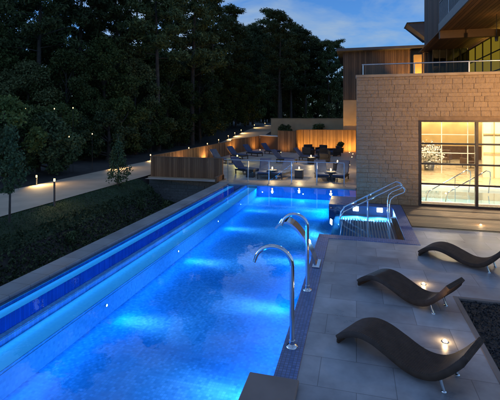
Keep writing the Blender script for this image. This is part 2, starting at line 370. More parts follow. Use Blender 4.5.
# dark pebble bed at the right, with stone edging
structure(MB().box(1.66, 1.74, Y0, 7.83, -.05, .012, b=.006).box(1.74, 14, 7.75, 7.83, -.05, .012, b=.006).build('bed_kerb', 'slab'))
structure(MB().quad((1.74,Y0,-.03),(14,Y0,-.03),(14,7.75,-.03),(1.74,7.75,-.03)).build('bed_ground', 'gravel'))
def scatter(n, fn, size, jitter=.5, up=.0, flat=None, long=1.6):
    """n little pointed leaves at fn()"""
    P = np.array([fn() for _ in range(n)]) if callable(fn) else fn
    n = len(P)
    d = rng.normal(size=(n, 3)); d[:, 2] += up; d /= np.linalg.norm(d, axis=1)[:, None]
    q = rng.normal(size=(n, 3)); q = np.cross(d, q); q /= np.linalg.norm(q, axis=1)[:, None]
    s = size*(1+jitter*(rng.random(n)-.5)*2)[:, None]
    a = P - d*s*long*.5; b = P + q*s*.5; c = P + d*s*long*.5; e = P - q*s*.5
    V = np.stack([a, b, c, e], 1).reshape(-1, 3)
    return V
def leafmesh(name, V, mat):
    n = len(V)//4; me = bpy.data.meshes.new(name)
    me.vertices.add(len(V)); me.vertices.foreach_set('co', V.astype(np.float32).ravel())
    me.loops.add(4*n); me.loops.foreach_set('vertex_index', np.arange(4*n, dtype=np.int32))
    me.polygons.add(n); me.polygons.foreach_set('loop_start', np.arange(0, 4*n, 4, dtype=np.int32)); 
    me.update(calc_edges=True); me.validate(); me.materials.append(M[mat]); return me
def leafobj(name, V, mat, parent=None):
    o = bpy.data.objects.new(name, leafmesh(name, V, mat)); COL.objects.link(o)
    if parent: o.parent = parent
    return o
P = np.c_[rng.uniform(1.76, 4.2, 22000), rng.uniform(1.5, 7.74, 22000), rng.uniform(-.03, .0, 22000)]
d_ = leafobj('pebbles', scatter(0, P, .02, long=1.2), 'pebble'); tag(d_, 'loose dark pebbles filling the bed beside the loungers', 'pebbles', kind='stuff')

# near stone slab bridging the coping
b_ = MB().box(-1.27, -.66, 2.6, 4.76, .016, .07, b=.012).build('stone_slab', 'slab'); tag(b_, 'flat brown stone slab lying over the pool edge nearest the camera', 'slab')

# submerged tube grille and handrails at the step pool
gr = thing('tube_grille', 'steel tube grille of the shallow massage bench under water beside the handrails', 'grille', (0, 0, -.06))
for i in range(19):
    x = -.42 + i*.078
    MB().tube([(x, 11.2, 0), (x, 12.3, .0), (x, 13.25, 0)], .021, 8).build('tube', 'white', gr)
for y in (11.3, 13.15): MB().box(-.5, 1.06, y-.02, y+.02, -.28, -.022).build('support_bar', 'steel', gr)
g = MB()
gs = thing('drain_grating', 'dark slotted drain grating right of the steel tube grille', 'grating', (0, 0, -.0))
for i in range(4): MB().box(1.06+i*.042, 1.085+i*.042, 11.1, 13.7, -.30, -.025).build('bar', 'darkmetal', gs)
def handrail(y, lab):
    t = thing('handrail', lab, 'handrail', (0, y, 0), 0, 'handrails of the step pool')
    pts = [(-.55,0,-.3),(-.5,0,.02),(-.38,0,.2)] + [(-.38+1.62*k/8, 0, .2+.9*k/8) for k in range(1, 9)]
    for k in range(1, 8):
        a = k/8*math.pi*.82; pts.append((1.24+.17*math.sin(a)+.03*k/8, 0, 1.10 - .13*(1-math.cos(a))))
    pts += [(1.12,0,.76),(1.02,0,.66),(.99,0,.5),(.99,0,-.34)]
    MB().tube(pts, .021, 12).build('rail', 'chrome', t)
    MB().tube([(.35,0,.60),(.35,0,-.34)], .018, 10).build('post', 'chrome', t)
    return t
handrail(13.0, 'polished steel handrail of the step pool, the one nearer the camera')
handrail(13.75, 'polished steel handrail of the step pool, the one nearer the stone wall')

# swan-neck spouts
def swan(loc, h, tip, lab):
    t = thing('swan_neck_spout', lab, 'pool spout', loc, 0, 'swan neck spouts on the pool edge')
    MB().lathe([(.085,0),(.085,.012),(.06,.03),(.04,.045)]).build('base_flange', 'chrome', t)
    r = abs(tip[0])/2; pts = [(0,0,.01),(0,0,h*.5),(0,0,h)]
    for k in range(1, 15):
        a = math.pi*k/14*.86; pts.append((-r*(1-math.cos(a))*1.02, 0, h + r*.95*math.sin(a)))
    e = Vector(pts[-1]); pts.append((e.x-.035, 0, e.z-.10))
    n = len(pts); rs = [.033]*n; rs[-1] = .022; rs[-2] = .026; rs[-3] = .03
    MB().tube(pts, .033, 16, rs=rs).build('pipe', 'chrome', t)
    MB().tube([(0,0,.03),(0,0,.09)], .042, 16).build('collar', 'chrome', t)
    return t
swan((-.865, 5.52, .012), 1.12, (-.52, 0), 'swan neck steel spout nearer the camera, standing alone on the mosaic edge')
swan((-.875, 7.40, .012), 1.16, (-.46, 0), 'swan neck steel spout in front of the wide blade spout')
# wide blade spout
t = thing('blade_spout', 'wide curved steel blade spout behind the second swan neck', 'pool spout', (-.84, 8.75, .012))
prof = [(0,0),(-.04,.14),(-.12,.32),(-.24,.55),(-.38,.74),(-.50,.85),(-.60,.90),(-.70,.895),(-.80,.84),(-.86,.76)]
def smoothp(p, n):
    out_ = []
    for i in range(len(p)-1):
        p0 = p[max(i-1,0)]; p1 = p[i]; p2 = p[i+1]; p3 = p[min(i+2,len(p)-1)]
        for k in range(n):
            u = k/n; out_.append(tuple(.5*((2*p1[j]) + (-p0[j]+p2[j])*u + (2*p0[j]-5*p1[j]+4*p2[j]-p3[j])*u*u + (-p0[j]+3*p1[j]-3*p2[j]+p3[j])*u**3) for j in range(len(p1))))
    out_.append(p[-1]); return out_
pp = smoothp(prof, 4)
vs = []; fs = []
for i, (x, z) in enumerate(pp):
    a = Vector((pp[min(i+1,len(pp)-1)][0]-pp[max(i-1,0)][0], pp[min(i+1,len(pp)-1)][1]-pp[max(i-1,0)][1])).normalized(); nx, nz_ = a.y*.022, -a.x*.022
    w = .19+.03*i/len(pp)
    vs += [(x+nx,-w,z+nz_),(x+nx,w,z+nz_),(x-nx,w,z-nz_),(x-nx,-w,z-nz_)]
for i in range(len(pp)-1):
    for k in range(4): fs.append((i*4+k, i*4+(k+1)%4, (i+1)*4+(k+1)%4, (i+1)*4+k))
fs += [(0,1,2,3),((len(pp)-1)*4+3,(len(pp)-1)*4+2,(len(pp)-1)*4+1,(len(pp)-1)*4)]
MB().add(vs, fs, smooth=False).build('blade', 'chrome', t)
MB().box(-.07, .09, -.24, .24, 0, .03, b=.008).build('base_plate', 'chrome', t)

# ------------------------------------------------------------------ underwater lamps
BLUE = (.005, .24, .88)
def underwater(loc, aim, energy, lab, spot=165, big=False, col=BLUE):
    q = Vector(aim).to_track_quat('Z', 'Y').to_euler()
    t = thing('underwater_light', lab, 'pool light', loc, 0, 'lamps set into the pool walls')
    r = .024 if not big else .095
    a = (MB().lathe([(r*1.25,0),(r*1.25,.012),(r,.018),(r,.0)]) if not big else MB().box(-r*1.1,r*1.1,-r*.9,r*.9,0,.01,b=.003)).build('bezel', 'steel', t); a.rotation_euler = q
    lm = MB().lathe([(r*.98,.004),(r*.7,.016),(.001,.02)]) if not big else MB().box(-r*1.0,r*1.0,-r*.8,r*.8,.004,.022,b=.006)
    b = lm.build('lens', 'blue_lens' if not big else 'white_lamp', t); b.rotation_euler = q
    f = Vector(aim).normalized()
    if big: lamp('SPOT', 'beam', t, f*.06, energy, col, f, .05, spot, .9)
    else:
        lamp('SPOT', 'glow', t, f*.06, energy, col, f+Vector((0,0,.42)), .06, spot, 1.0)
        lamp('SPOT', 'beam', t, f*.06, energy*2.2, (.48,.64,1.0), f+Vector((0,0,-.04)), .14, 52, 1.0)
    return t
PE = 95
for i, y in enumerate((3.4, 6.5, 9.6, 12.7, 15.4)):
    underwater((-4.495, y, -.30), (1, 0, 0), PE, ['underwater lamp on the left pool wall, out past the near spout', 'underwater lamp nearest the camera on the weir side wall', 'second underwater lamp along the weir side wall', 'third underwater lamp along the weir side wall', 'farthest underwater lamp on the weir side wall'][i])
for i, y in enumerate((2.4, 5.1, 7.6, 10.2)):
    underwater((-1.005, y, -.30), (-1, 0, 0), PE, ['underwater lamp below the near stone slab', 'underwater lamp below the near swan neck spout', 'underwater lamp below the blade spout', 'underwater lamp by the corner of the step pool'][i])
for x, lab in ((-4.24, 'left underwater lamp in the far pool wall below the glass balustrade'), (-2.34, 'right underwater lamp in the far pool wall below the glass balustrade')):
    underwater((x, YF-.005, -.30), (0, -1, 0), PE*1.1, lab)
underwater((-.985, 15.9, -.30), (-1, .1, 0), PE, 'added underwater lamp in the dark block beside the stone building')  # this lamp and the next are added to brighten the far pool
underwater((-.02, 17.4, -.30), (-1, 0, 0), PE*.6, 'added underwater lamp in the pool wall at the corner of the stone building')
underwater((-.02, 14.895, -.10), (0, -1, -.02), 420, 'bright underwater lamp behind the tube grille, in the middle', 150, True, (.25, .55, 1))
underwater((.80, 14.895, -.10), (0, -1, -.02), 420, 'bright underwater lamp behind the tube grille, nearest the handrail bend', 150, True, (.25, .55, 1))
underwater((-.76, 12.9, -.12), (-1, -.35, .1), 140, 'bright underwater lamp left of the tube grille', 150, True, (.25, .55, 1))
# led strip lamps under the weir lip and the outer channel wall
st = thing('blue_strip', 'continuous blue strip lamp under the lip of the weir', 'strip light', (-4.97, 7.1, -.03))
MB().box(-.008, .0, -11, 11, -.012, 0).build('housing', 'steel', st); lamp('AREA', 'strip_glow', st, (.012, 0, -.012), 20, (.03, .42, 1), (1, 0, -.5), (.01, 22))
st.children[-1].rotation_euler = (0, R(-86), 0)
st = thing('blue_strip', 'added blue strip lamp on the gutter side of the weir, brightening the channel', 'strip light', (-5.085, 7.1, -.06))  # added to lift the dark channel floor
MB().box(-.004, .004, -11, 11, -.012, 0).build('housing', 'steel', st); o_ = lamp('AREA', 'strip_glow', st, (-.012, 0, -.012), 40, (.010, .19, 1), (-1, 0, -.5), (.01, 22)); o_.rotation_euler = (0, R(50), 0)
st = thing('blue_strip', 'continuous blue strip lamp under the outer channel edge', 'strip light', (-5.875, 7.1, -.03))
MB().box(-.003, .005, -11, 11, -.012, 0).build('housing', 'steel', st); lamp('AREA', 'strip_glow', st, (.014, 0, -.012), 10, (.03, .42, 1), (1, 0, -.5), (.01, 22))
st.children[-1].rotation_euler = (0, R(-86), 0)

def added_strip(loc, ln, rot, e, lab, along='y'):  # strips added along the pool walls for an even blue fill
    st = thing('blue_strip', lab, 'strip light', loc, 0, 'added blue fill strips under the pool edges')
    (MB().box(-.004, .004, -ln/2, ln/2, -.008, 0) if along == 'y' else MB().box(-ln/2, ln/2, -.004, .004, -.008, 0)).build('housing', 'mosaic_wall', st)
    o = lamp('AREA', 'strip_glow', st, (0,0,0), e, (.004, .25, .88), (0,0,-1), (.03, ln) if along == 'y' else (ln, .03))
    dx = {'r': (-.02,0,-.02), 'l': (.02,0,-.02), 'f': (0,-.02,-.02)}[rot]; o.location = dx
    o.rotation_euler = {'r': (0, R(78), 0), 'l': (0, R(-78), 0), 'f': (R(-78), 0, 0)}[rot]
    return st
added_strip((-1.005, 3.4, -.10), 14.4, 'r', 120, 'added blue fill strip under the mosaic coping on the spout side')
added_strip((-4.494, 7.1, -.172), 21.8, 'l', 145, 'added blue fill strip along the pool wall below the pale ledge')
added_strip((-2.3, 18.19, -.10), 4.2, 'f', 130, 'added blue fill strip under the far pool edge', 'x')
added_strip((-.985, 15.7, -.10), 1.5, 'r', 80, 'added blue fill strip on the dark block beside the stone building')

# ------------------------------------------------------------------ wave loungers
def make_lounger(lab):
    t = thing('wave_lounger', lab, 'sun lounger', (0,0,0), 0, 'rattan wave loungers on the stone deck')
    prof = smoothp([(0,.11),(.14,.215),(.34,.29),(.55,.285),(.78,.215),(1.0,.14),(1.17,.13),(1.33,.18),(1.48,.305),(1.60,.44),(1.68,.545)], 5)
    n = len(prof); vs = []; fs = []; rows = []
    Wd = .56; th = .085
    for i, (x, z) in enumerate(prof):
        a = Vector((prof[min(i+1,n-1)][0]-prof[max(i-1,0)][0], prof[min(i+1,n-1)][1]-prof[max(i-1,0)][1])).normalized()
        nx, nz_ = -a.y, a.x
        ring = []
        for (w, k) in ((.012,0),(.0,-.012),(0,-th+.012),(.012,-th),(Wd-.012,-th),(Wd,-th+.012),(Wd,-.012),(Wd-.012,0)):
            kk = k*(1 if 3 < i < n-4 else .85); ring.append((x+nx*kk, w, z+nz_*kk))
        rows.append(ring); vs += ring
    m = 8; sh = MB()
    for grp in ((7,0),(0,1,2,3),(3,4),(4,5,6,7)):          # separate strips keep the rim crisp
        q = [rows[i][k] for i in range(n) for k in grp]; g_ = len(grp)
        sh.add(q, [(i*g_+k, (i+1)*g_+k, (i+1)*g_+k+1, i*g_+k+1) for i in range(n-1) for k in range(g_-1)], smooth=True)
    sh.add(rows[0], [tuple(range(m))]); sh.add(rows[-1], [tuple(range(m))[::-1]])
    sh.build('woven_shell', 'rattan', t)
    # foot end apron standing on the deck
    MB().box(.005, .045, .02, Wd-.02, 0.004, .06, b=.006).build('foot_rest', 'rattan', t)
    for y in (.06, Wd-.06):
        MB().tube([(1.40,y,.20),(1.42,y,.10),(1.45,y,.012)], .018, 10, rs=[.021,.019,.018]).lathe([(.03,0),(.03,.008),(.018,.016)], (1.452,y,0), 12).build('leg', 'chrome', t)
    return t
L0 = make_lounger('brown wave lounger nearest the camera, beside the pebble bed corner')
yaw = R(-31)
L0.location = (-.29, 5.78, 0); L0.rotation_euler = (0, 0, yaw)
copy_tree(L0, (-.0, 7.86, 0), R(-36), 'middle brown wave lounger, between the other two')
copy_tree(L0, (1.36, 9.90, 0), R(-31), 'brown wave lounger farthest from the camera, near the wood deck')

# in-ground lamps
def inground(loc, lab, e=3.0, spot=150, aim=(0,0,1), r=.036, grp='warm lamps sunk into the paving', col=(1,.68,.34)):
    t = thing('ground_light', lab, 'ground light', loc, 0, grp)
    MB().lathe([(r*1.35,0),(r*1.35,.008),(r,.012),(r,.002)]).build('bezel', 'steel', t)
    MB().lathe([(r*.98,.004),(r*.8,.022),(r*.4,.034),(.001,.037)]).build('lens', 'warm_lens', t)
    lamp('SPOT', 'uplight', t, (0,0,.035), e, col, aim, .03, spot, .7)
    if r < .05: lamp('POINT', 'spill', t, (0,0,.07), 2.2, col, None, .03)
    return t
inground((1.22, 6.22, 0), 'lit warm ground lamp behind the nearest wave lounger', 80)
inground((1.24, 8.25, 0), 'lit warm ground lamp behind the middle wave lounger', 80)
inground((3.53, 13.1, .02), 'lit warm ground lamp sunk into the wood deck', 130, 140, (-.05, .3, 1))

# ------------------------------------------------------------------ ashlar
def ashlar(mb, x0, x1, z0, z1, y, holes=(), hs=(.13,.19,.16), lw=(.25,.62), depth=.06):
    z = z0; row = 0
    while z < z1 - .02:
        h = min(random.choice(hs), z1 - z)
        if z1 - z - h < .08: h = z1 - z
        spans = [(x0, x1)]
        for (hx0, hx1, hz0, hz1) in holes:
            if z < hz1 - .01 and z + h > hz0 + .01:
                ns = []
                for a, b in spans:
                    if hx0 > a: ns.append((a, min(b, hx0)))
                    if hx1 < b: ns.append((max(a, hx1), b))
                spans = ns
        for a, b in spans:
            if b - a < .02: continue
            x = a
            while x < b - .001:
                w = random.uniform(*lw); 
                if b - x - w < .2: w = b - x
                p = random.uniform(.0, .016)
                mb.box(x+.003, x+w-.003, y-p, y+depth, z+.003, z+h-.003, b=.007, shade=min(1, max(0, random.gauss(.5, .07))))
                x += w
        z += h

# ------------------------------------------------------------------ stone spa building
B = thing('spa_building', 'warm stone spa building with a large lit window onto an indoor pool', 'building', (0, 15.4, 0))
WX0, WX1, WZ0, WZ1 = 2.2, 9.6, .08, 3.02
a = MB(); ashlar(a, 0, 14, 0.02, 4.66, 0, [(WX0-.05, WX1, -1, WZ1+.05)]); a.build('stone_wall', 'stone', B)
c = MB().box(0.01, 2.14, .014, .4, -1.0, 4.66).box(2.14, 9.6, .014, .4, WZ1+.06, 4.66).box(9.6, 14, .014, .4, -1.0, 4.66).build('wall_core', 'mortar', B)
MB().box(-.03, 14, -.06, .40, 4.66, 4.76, b=.012).build('coping', 'cap', B)
MB().box(0.0, .3, .4, 24, -1.0, 4.70).build('side_wall', 'cream', B)
MB().box(.3, 14, .4, 26, 4.40, 4.62).build('roof_terrace', 'roof', B)
# window
wf = MB()
def fr(mb, x0, x1, z0, z1, y0=.0, y1=.09): mb.box(x0, x1, y0, y1, z0, z1, b=.004)
wf.box(WX0-.05, WX0+.05, -.01, .2, .02, WZ1+.05, b=.004); wf.box(WX0-.05, WX1, -.012, .2, WZ1, WZ1+.06, b=.004); wf.box(WX0+.05, WX1, .0, .2, .021, .10, b=.004)
for x in (4.04, 5.9, 7.75): wf.box(x-.045, x+.045, .02, .14, .10, WZ1, b=.004)
wfo = wf.build('window_frame', 'frame', B)
wm = MB()
for z in (.81, 1.53, 2.25): wm.box(WX0+.05, WX1, .03, .125, z-.03, z+.03, b=.003)
wm.build('glazing_bars', 'darkmetal', B)
MB().box(WX0+.05, WX1, .075, .085, .10, WZ1).build('window_glass', 'glass', B)
# interior shell
MB().box(.3, 14, 20.6, 20.8, .0, 4.4).build('inner_back_wall', 'inner_wall', B)
MB().box(.3, .5, .4, 20.6, .0, 4.4).build('inner_side_wall', 'inner_pale', B)
MB().quad((.5,4.6,0),(14,4.6,0),(14,20.6,0),(.5,20.6,0)).quad((.5,.2,0),(14,.2,0),(14,.75,0),(.5,.75,0)).build('inner_floor', 'inner_floor', B)
MB().box(.5, 14, 4.45, 4.6, -.5, .06, b=.01).box(.5, 14, .72, .8, -.5, .05, b=.01).build('inner_pool_kerb', 'white', B)
MB().box(.5, 14, .8, 4.45, -.6, -.5).build('inner_pool_tiles', 'inner_pool', B)
MB().quad((.5,.8,-.06),(14,.8,-.06),(14,4.45,-.06),(.5,4.45,-.06)).build('inner_water', 'water', B)
MB().box(6.5, 14, 8.3, 8.5, 0, 4.4).build('partition', 'inner_pale', B)
MB().box(7.3, 8.1, 8.27, 8.30, 0, 2.3, b=.01).build('inner_door', 'inner_wall', B)
MB().box(3.4, 9.0, 17.8, 18.1, .0, 1.0, b=.02).build('reception_counter', 'brownleather', B)
WARM = (1, .80, .52)
for k, (x, y) in enumerate(((1.3,3),(3.6,3),(6.2,3),(9,3),(3.2,8.5),(5.6,9.5),(5.4,14.5),(8.2,14.5),(4.2,10.3),(1.8,2.0),(6.3,6.6),(9,6.6))):
    c_ = MB().lathe([(.16,-.03),(.16,0)], (x, y, 4.39)).build('ceiling_lamp', 'soft_lamp', B)
    lamp('SPOT', 'downlight', B, (x, y, 4.34), 950, WARM, (0,0,-1), .12, 150, .6)
for x in (4.6, 6.2, 7.8, 9.4):
    MB().lathe([(.08,-.03),(.08,0)], (x, 19.9, 4.39)).build('ceiling_lamp', 'soft_lamp', B)
    lamp('SPOT', 'wall_wash', B, (x, 19.95, 4.34), 800, WARM, (0,.12,-1), .05, 95, .7)

# things inside
pl = thing('flower_planter', 'white flowering plant in a dark planter inside the window', 'plant', (4.25, 26.2, 0))
MB().lathe([(.26,0),(.33,.5),(.30,.5),(.28,.46),(.001,.45)]).build('pot', 'greymetal', pl)
Pf = np.c_[rng.normal(0,.33,900), rng.normal(0,.33,900), 1.0+rng.normal(0,.30,900)]
leafobj('blossom', scatter(0, Pf, .085, long=1.2), 'flower', pl); leafobj('foliage', scatter(0, Pf[:170]*np.array([.9,.9,.9]), .07), 'leaf', pl)
def indoor_chair(loc, rz, lab):
    t = thing('lounge_chair', lab, 'chair', loc, rz, 'brown lounge chairs inside the window')
    MB().box(-.32,.32,-.32,.32,.22,.42,b=.03).build('seat','brownleather',t); MB().box(-.32,.32,.26,.38,.42,.9,b=.03).build('backrest','brownleather',t)
    for s in (-1,1): MB().box(s*.36-.05,s*.36+.05,-.32,.38,.22,.62,b=.02).build('armrest','brownleather',t)
    for sx in (-.28,.28):
        for sy in (-.26,.28): MB().tube([(sx,sy,0),(sx,sy,.22)],.02,8).build('leg','darkmetal',t)
indoor_chair((6.9, 28.0, 0), R(20), 'brown lounge chair inside, close to the window divider')
indoor_chair((5.9, 30.4, 0), R(-30), 'brown lounge chair inside, before the reception counter')
m = MB()
for x in (.5, 1.9, 3.3, 4.7, 6.05, 6.42): m.box(x-.02, x+.02, 9.48, 9.54, 0, 4.4)
for z in (1.15, 2.2, 3.3): m.box(.5, 6.42, 9.485, 9.535, z-.018, z+.018)
m.build('inner_screen_frame', 'white', B); MB().box(.5, 6.4, 9.505, 9.515, .02, 4.4).build('inner_screen_glass', 'glass', B)
m = MB()
for z in (1.3, 2.3): m.box(6.5, 14, 8.22, 8.26, z-.02, z+.02)
for x in (7.0, 8.4, 9.8): m.box(x-.02, x+.02, 8.22, 8.26, 0, 4.4)
m.build('panel_grid', 'inner_wall', B)
def indoor_rail(x, lab):
    t = thing('indoor_handrail', lab, 'handrail', (x, 18.0, 0), 0, 'handrails of the indoor pool')
    MB().tube([(-1.1,0,-.3),(-1.05,0,.0)] + [(-1.0+1.6*k/6, .35*k/6*2, .1+.85*k/6) for k in range(7)] + [(.75,.75,.9),(.78,.8,.7),(.7,.8,.0)], .022, 10).build('rail','chrome',t)
    MB().tube([(0.1,.45,.66),(.1,.45,-.4)], .018, 8).build('post','chrome',t)
indoor_rail(3.9, 'left pale handrail over the indoor pool steps'); indoor_rail(4.65, 'right pale handrail over the indoor pool steps')

# roof terrace balustrade
t = thing('roof_balustrade', 'glass balustrade with a steel top rail above the stone wall', 'balustrade', (0, 15.62, 4.76))
MB().tube([(.2,0,.40),(14,0,.40)], .022, 10).build('top_rail', 'steel', t)
for i in range(7):
    MB().box(.3+i*1.8, 2.0+i*1.8, -.006, .006, .02, .37).build('glass_panel', 'glass', t)
    MB().box(.22+i*1.8, .26+i*1.8, -.012, .012, 0, .39).build('post', 'steel', t)

# ------------------------------------------------------------------ boards helper
def boards(mb, x0, x1, z0, z1, y, w=.1, gap=.008, th=.025, axis='x'):
    x = x0
    while x < x1 - .01:
        e = min(x+w, x1); j = random.uniform(0, .004)
        if axis == 'x': mb.box(x+gap/2, e-gap/2, y-th-j, y-j, z0, z1, b=.003)
        else: mb.box(y-th-j, y-j, x+gap/2, e-gap/2, z0, z1, b=.003)
        x += w

# ------------------------------------------------------------------ upper hotel wing
H = thing('hotel_wing', 'dark timber clad hotel wing overhanging the roof terrace with yellow lit glazing', 'building', (0, 0, 4.62))
m = MB(); boards(m, 22.7, 30.3, 3.1, 10.5, 4.66, w=.28, gap=.02, th=.05, axis='y'); boards(m, 4.6, 5.2, 0, 3.08, 30.3, w=.2); m.build('side_cladding', 'clad_dark', H)
MB().box(4.67, 14, 22.6, 30.3, 3.35, 10.4).build('upper_storey', 'clad_dark', H)
m = MB()
for i in range(62): m.box(4.21+i*.16, 4.21+i*.16+.15, 16.6, 30.2, 3.08, 3.12, b=.004)
m.build('soffit_boards', 'soffit', H)
MB().box(4.12, 4.20, 16.5, 22.62, 3.02, 3.42, b=.01).box(4.20, 14.1, 16.5, 16.6, 3.02, 3.42, b=.01).box(4.20, 14.1, 16.6, 22.6, 3.13, 3.40).build('balcony_edge', 'greymetal', H)
m = MB().box(4.14, 4.19, 16.5, 22.5, 4.45, 4.50); m.build('balcony_rail', 'greymetal', H)
for i in range(28): MB().box(4.15, 4.18, 16.6+i*.22, 16.63+i*.22, 3.42, 4.45).build('baluster', 'greymetal', H)
MB().tube([(4.58, 22.45, 3.42),(4.58, 22.45, 9)], .03, 8).build('downpipe', 'steel', H)
m = MB().box(4.9, 7.1, 29.0, 29.1, .05, 3.08); m.build('dark_glazing', 'tinted', H)
MB().box(4.8, 7.2, 29.6, 29.9, 0, 3.08).build('inner_back', 'clad_dark', H)
m = MB()
for i in range(6): m.box(4.9+i*.42, 4.95+i*.42, 28.93, 29.0, 0, 3.08)
m.build('glazing_mullion', 'frame', H)
# yellow glazed wall parallel to the pool
m = MB()
for y in [17+i*1.5 for i in range(9)]: m.box(7.08, 7.2, y-.04, y+.04, .0, 2.95)
for z in (.02, 1.0, 2.02, 2.9): m.box(7.09, 7.18, 16.6, 29, z, z+.06)
m.build('glazed_wall_frame', 'frame', H)
MB().box(7.13, 7.145, 16.6, 29, .05, 2.95).build('glazed_wall_glass', 'lit_pane', H)
MB().box(10.4, 10.5, 16.6, 29, 0, 3.05).build('lit_room_wall', 'inner_wall', H)
MB().quad((7.2,16.6,.02),(10.4,16.6,.02),(10.4,29,.02),(7.2,29,.02)).build('lit_room_floor', 'inner_floor', H)
for y in (18.5, 22, 25.5):
    MB().lathe([(.14,-.02),(.14,0)], (8.6, y, 3.06)).build('ceiling_lamp', 'yellow_lamp', H)
    lamp('POINT', 'room_glow', H, (8.6, y, 2.7), 300, (1, .80, .16), None, .15)
# row of soffit globe lamps
for i in range(7):
    MB().lathe([(.001,-.11),(.06,-.09),(.075,-.03),(.06,.03),(.02,.06),(.02,.16)], (4.85+i*.33, 16.0, 2.88), 10).build('globe_lamp', 'white', H)
MB().lathe([(.05,-.02),(.05,0)], (5.6, 23.4, 3.079)).build('downlight', 'soft_lamp', H)
lamp('SPOT', 'soffit_glow', H, (5.9, 19.6, 2.1), 20, (1,.55,.18), (0,.05,1), .08, 120, .9)
MB().lathe([(.06,-.5),(.075,-.3),(.02,-.28),(.02,0)], (5.9, 19.6, 2.38)).build('up_lamp', 'darkmetal', H)
MB().tube([(5.9,19.6,2.38),(5.9,19.6,3.07)], .012, 6).build('lamp_rod', 'darkmetal', H)
MB().box(4.20, 7.0, 22.64, 22.95, 2.66, 3.079, b=.01).build('drop_beam', 'soffit', H)

# far timber building
F = thing('timber_building', 'far timber clad building with a flat overhanging roof behind the cream wall', 'building', (0, 38, 0))
m = MB(); boards(m, -1.2, 4.75, 4.8, 9.2, 0, w=.16, gap=.012, th=.03); m.build('timber_front', 'cladding', F)
MB().box(-1.19, 9, .01, 8, 4.75, 9.2).build('timber_body', 'cladding', F)
MB().box(-1.18, 9, .02, 8, 0, 4.75).build('cream_base', 'cream', F)
MB().box(-1.75, 6.3, -.7, 8.5, 9.2, 9.45, b=.02).build('flat_roof', 'roof', F)
m = MB().box(4.78, 5.45, -.9, -.5, 4.6, 8.6, b=.02); m.build('lit_pier', 'inner_wall', F)
lamp('SPOT', 'pier_glow', F, (5.1, -2.4, 5.6), 800, (1,.50,.10), (0, 1.5, 1.7), .05, 90, .6)
MB().lathe([(.06,-.04),(.06,0)], (5.1,-2.4,5.52)).build('pier_lamp','warm_lamp',F)
e = thing('roof_eave', 'small dark pointed roof eave showing between the far building and the hotel wing', 'roof', (4.2, 36.4, 10.0))
e_ = MB().add([(0,0,1.15),(3,0,1.15),(3,0,-.2),(1.5,0,-.2),(0,2,1.15),(3,2,1.15),(3,2,-.2),(1.5,2,-.2)], [(0,3,2,1),(4,5,6,7),(0,1,5,4),(0,4,7,3),(1,2,6,5),(2,3,7,6)]).build('eave_boards', 'roof', e)
MB().box(-.06, 3, -.06, 2.06, 1.152, 1.25, b=.01).build('fascia', 'darkmetal', e)

# cream garden wall behind the terrace
w = thing('garden_wall', 'long cream rendered garden wall behind the lit fence', 'wall', (0, 42, 0))
MB().box(-8.85, -1.25, 0, .3, 0, 3.0).build('wall_body', 'cream', w); MB().box(-8.9, -1.25, -.04, .34, 3.0, 3.07, b=.01).build('wall_cap', 'cap', w)

# ------------------------------------------------------------------ fences of the terrace
def fence(name, p0, p1, z0, z1, mat, lab, w=.12):
    dx, dy = p1[0]-p0[0], p1[1]-p0[1]; ln = math.hypot(dx, dy); a = math.atan2(dy, dx)
    t = thing('timber_fence', lab, 'fence', (p0[0], p0[1], z0), a, 'timber fences around the far terrace')
    m = MB(); boards(m, 0, ln, 0, z1-z0, 0, w=w); m.build('boards', mat, t)
    MB().box(-.01, ln+.01, -.05, .06, z1-z0, z1-z0+.035, b=.005).build('top_rail', mat, t)
    k = max(1, int(ln/2))
    for i in range(k+1): MB().box(ln*i/k-.04 if i else 0, ln*i/k+.04 if i < k else ln, .002, .08, 0, z1-z0-.01).build('post', mat, t)
    return t
fence('f', (-10.67,19.4), (-6.6,19.4), .03, 1.06, 'fence_dark', 'dark timber fence panel on the stone retaining wall at the pool end')
fence('f', (-6.6,19.4), (-6.6,18.3), .0, .25, 'fence_dark', 'low dark timber return at the end of the pool gutter')
fence('f', (-10.62,19.5), (-10.4,33.0), .0, 1.1, 'fence', 'long timber fence along the left of the terrace')
fence('f', (-10.4,33.0), (-9.5,39.4), .0, 1.25, 'fence', 'timber fence stretch at the rear left behind the far loungers')
lw = thing('low_wall', 'low wall with a wide pale cap at the rear left corner of the terrace', 'wall', (-9.4, 39.3, 0), math.atan2(-1.9, 2.3))
MB().box(0, 2.95, 0, .5, 0, 1.3).build('wall_body', 'fence_dark', lw); MB().box(-.05, 3.0, -.06, .9, 1.3, 1.37, b=.01).build('cap', 'white', lw)
fence('f', (-7.1,36.8), (-5.3,35.6), .0, 1.9, 'fence', 'unlit brown timber fence left of the glowing fence')
fence('f', (-5.25,35.6), (-5.15,37.9), .0, 1.98, 'fence', 'short glowing timber fence return at the corner')
fence('f', (-5.15,37.9), (-.05,37.9), .0, 1.98, 'fence', 'golden lit timber fence along the back of the terrace')
# stone retaining wall under the front panel
t = thing('retaining_wall', 'grey stone retaining wall under the dark fence panel', 'wall', (0, 19.30, 0))
m = MB(); ashlar(m, -10.72, -6.45, -1.6, -.05, 0, hs=(.15,.2)); m.build('stone_face', 'garden_stone', t)
MB().box(-10.71, -6.45, .014, .4, -1.7, -.055).build('core', 'mortar', t); MB().box(-10.76, -6.46, -.07, .28, -.05, .028, b=.01).build('cap', 'cap', t)

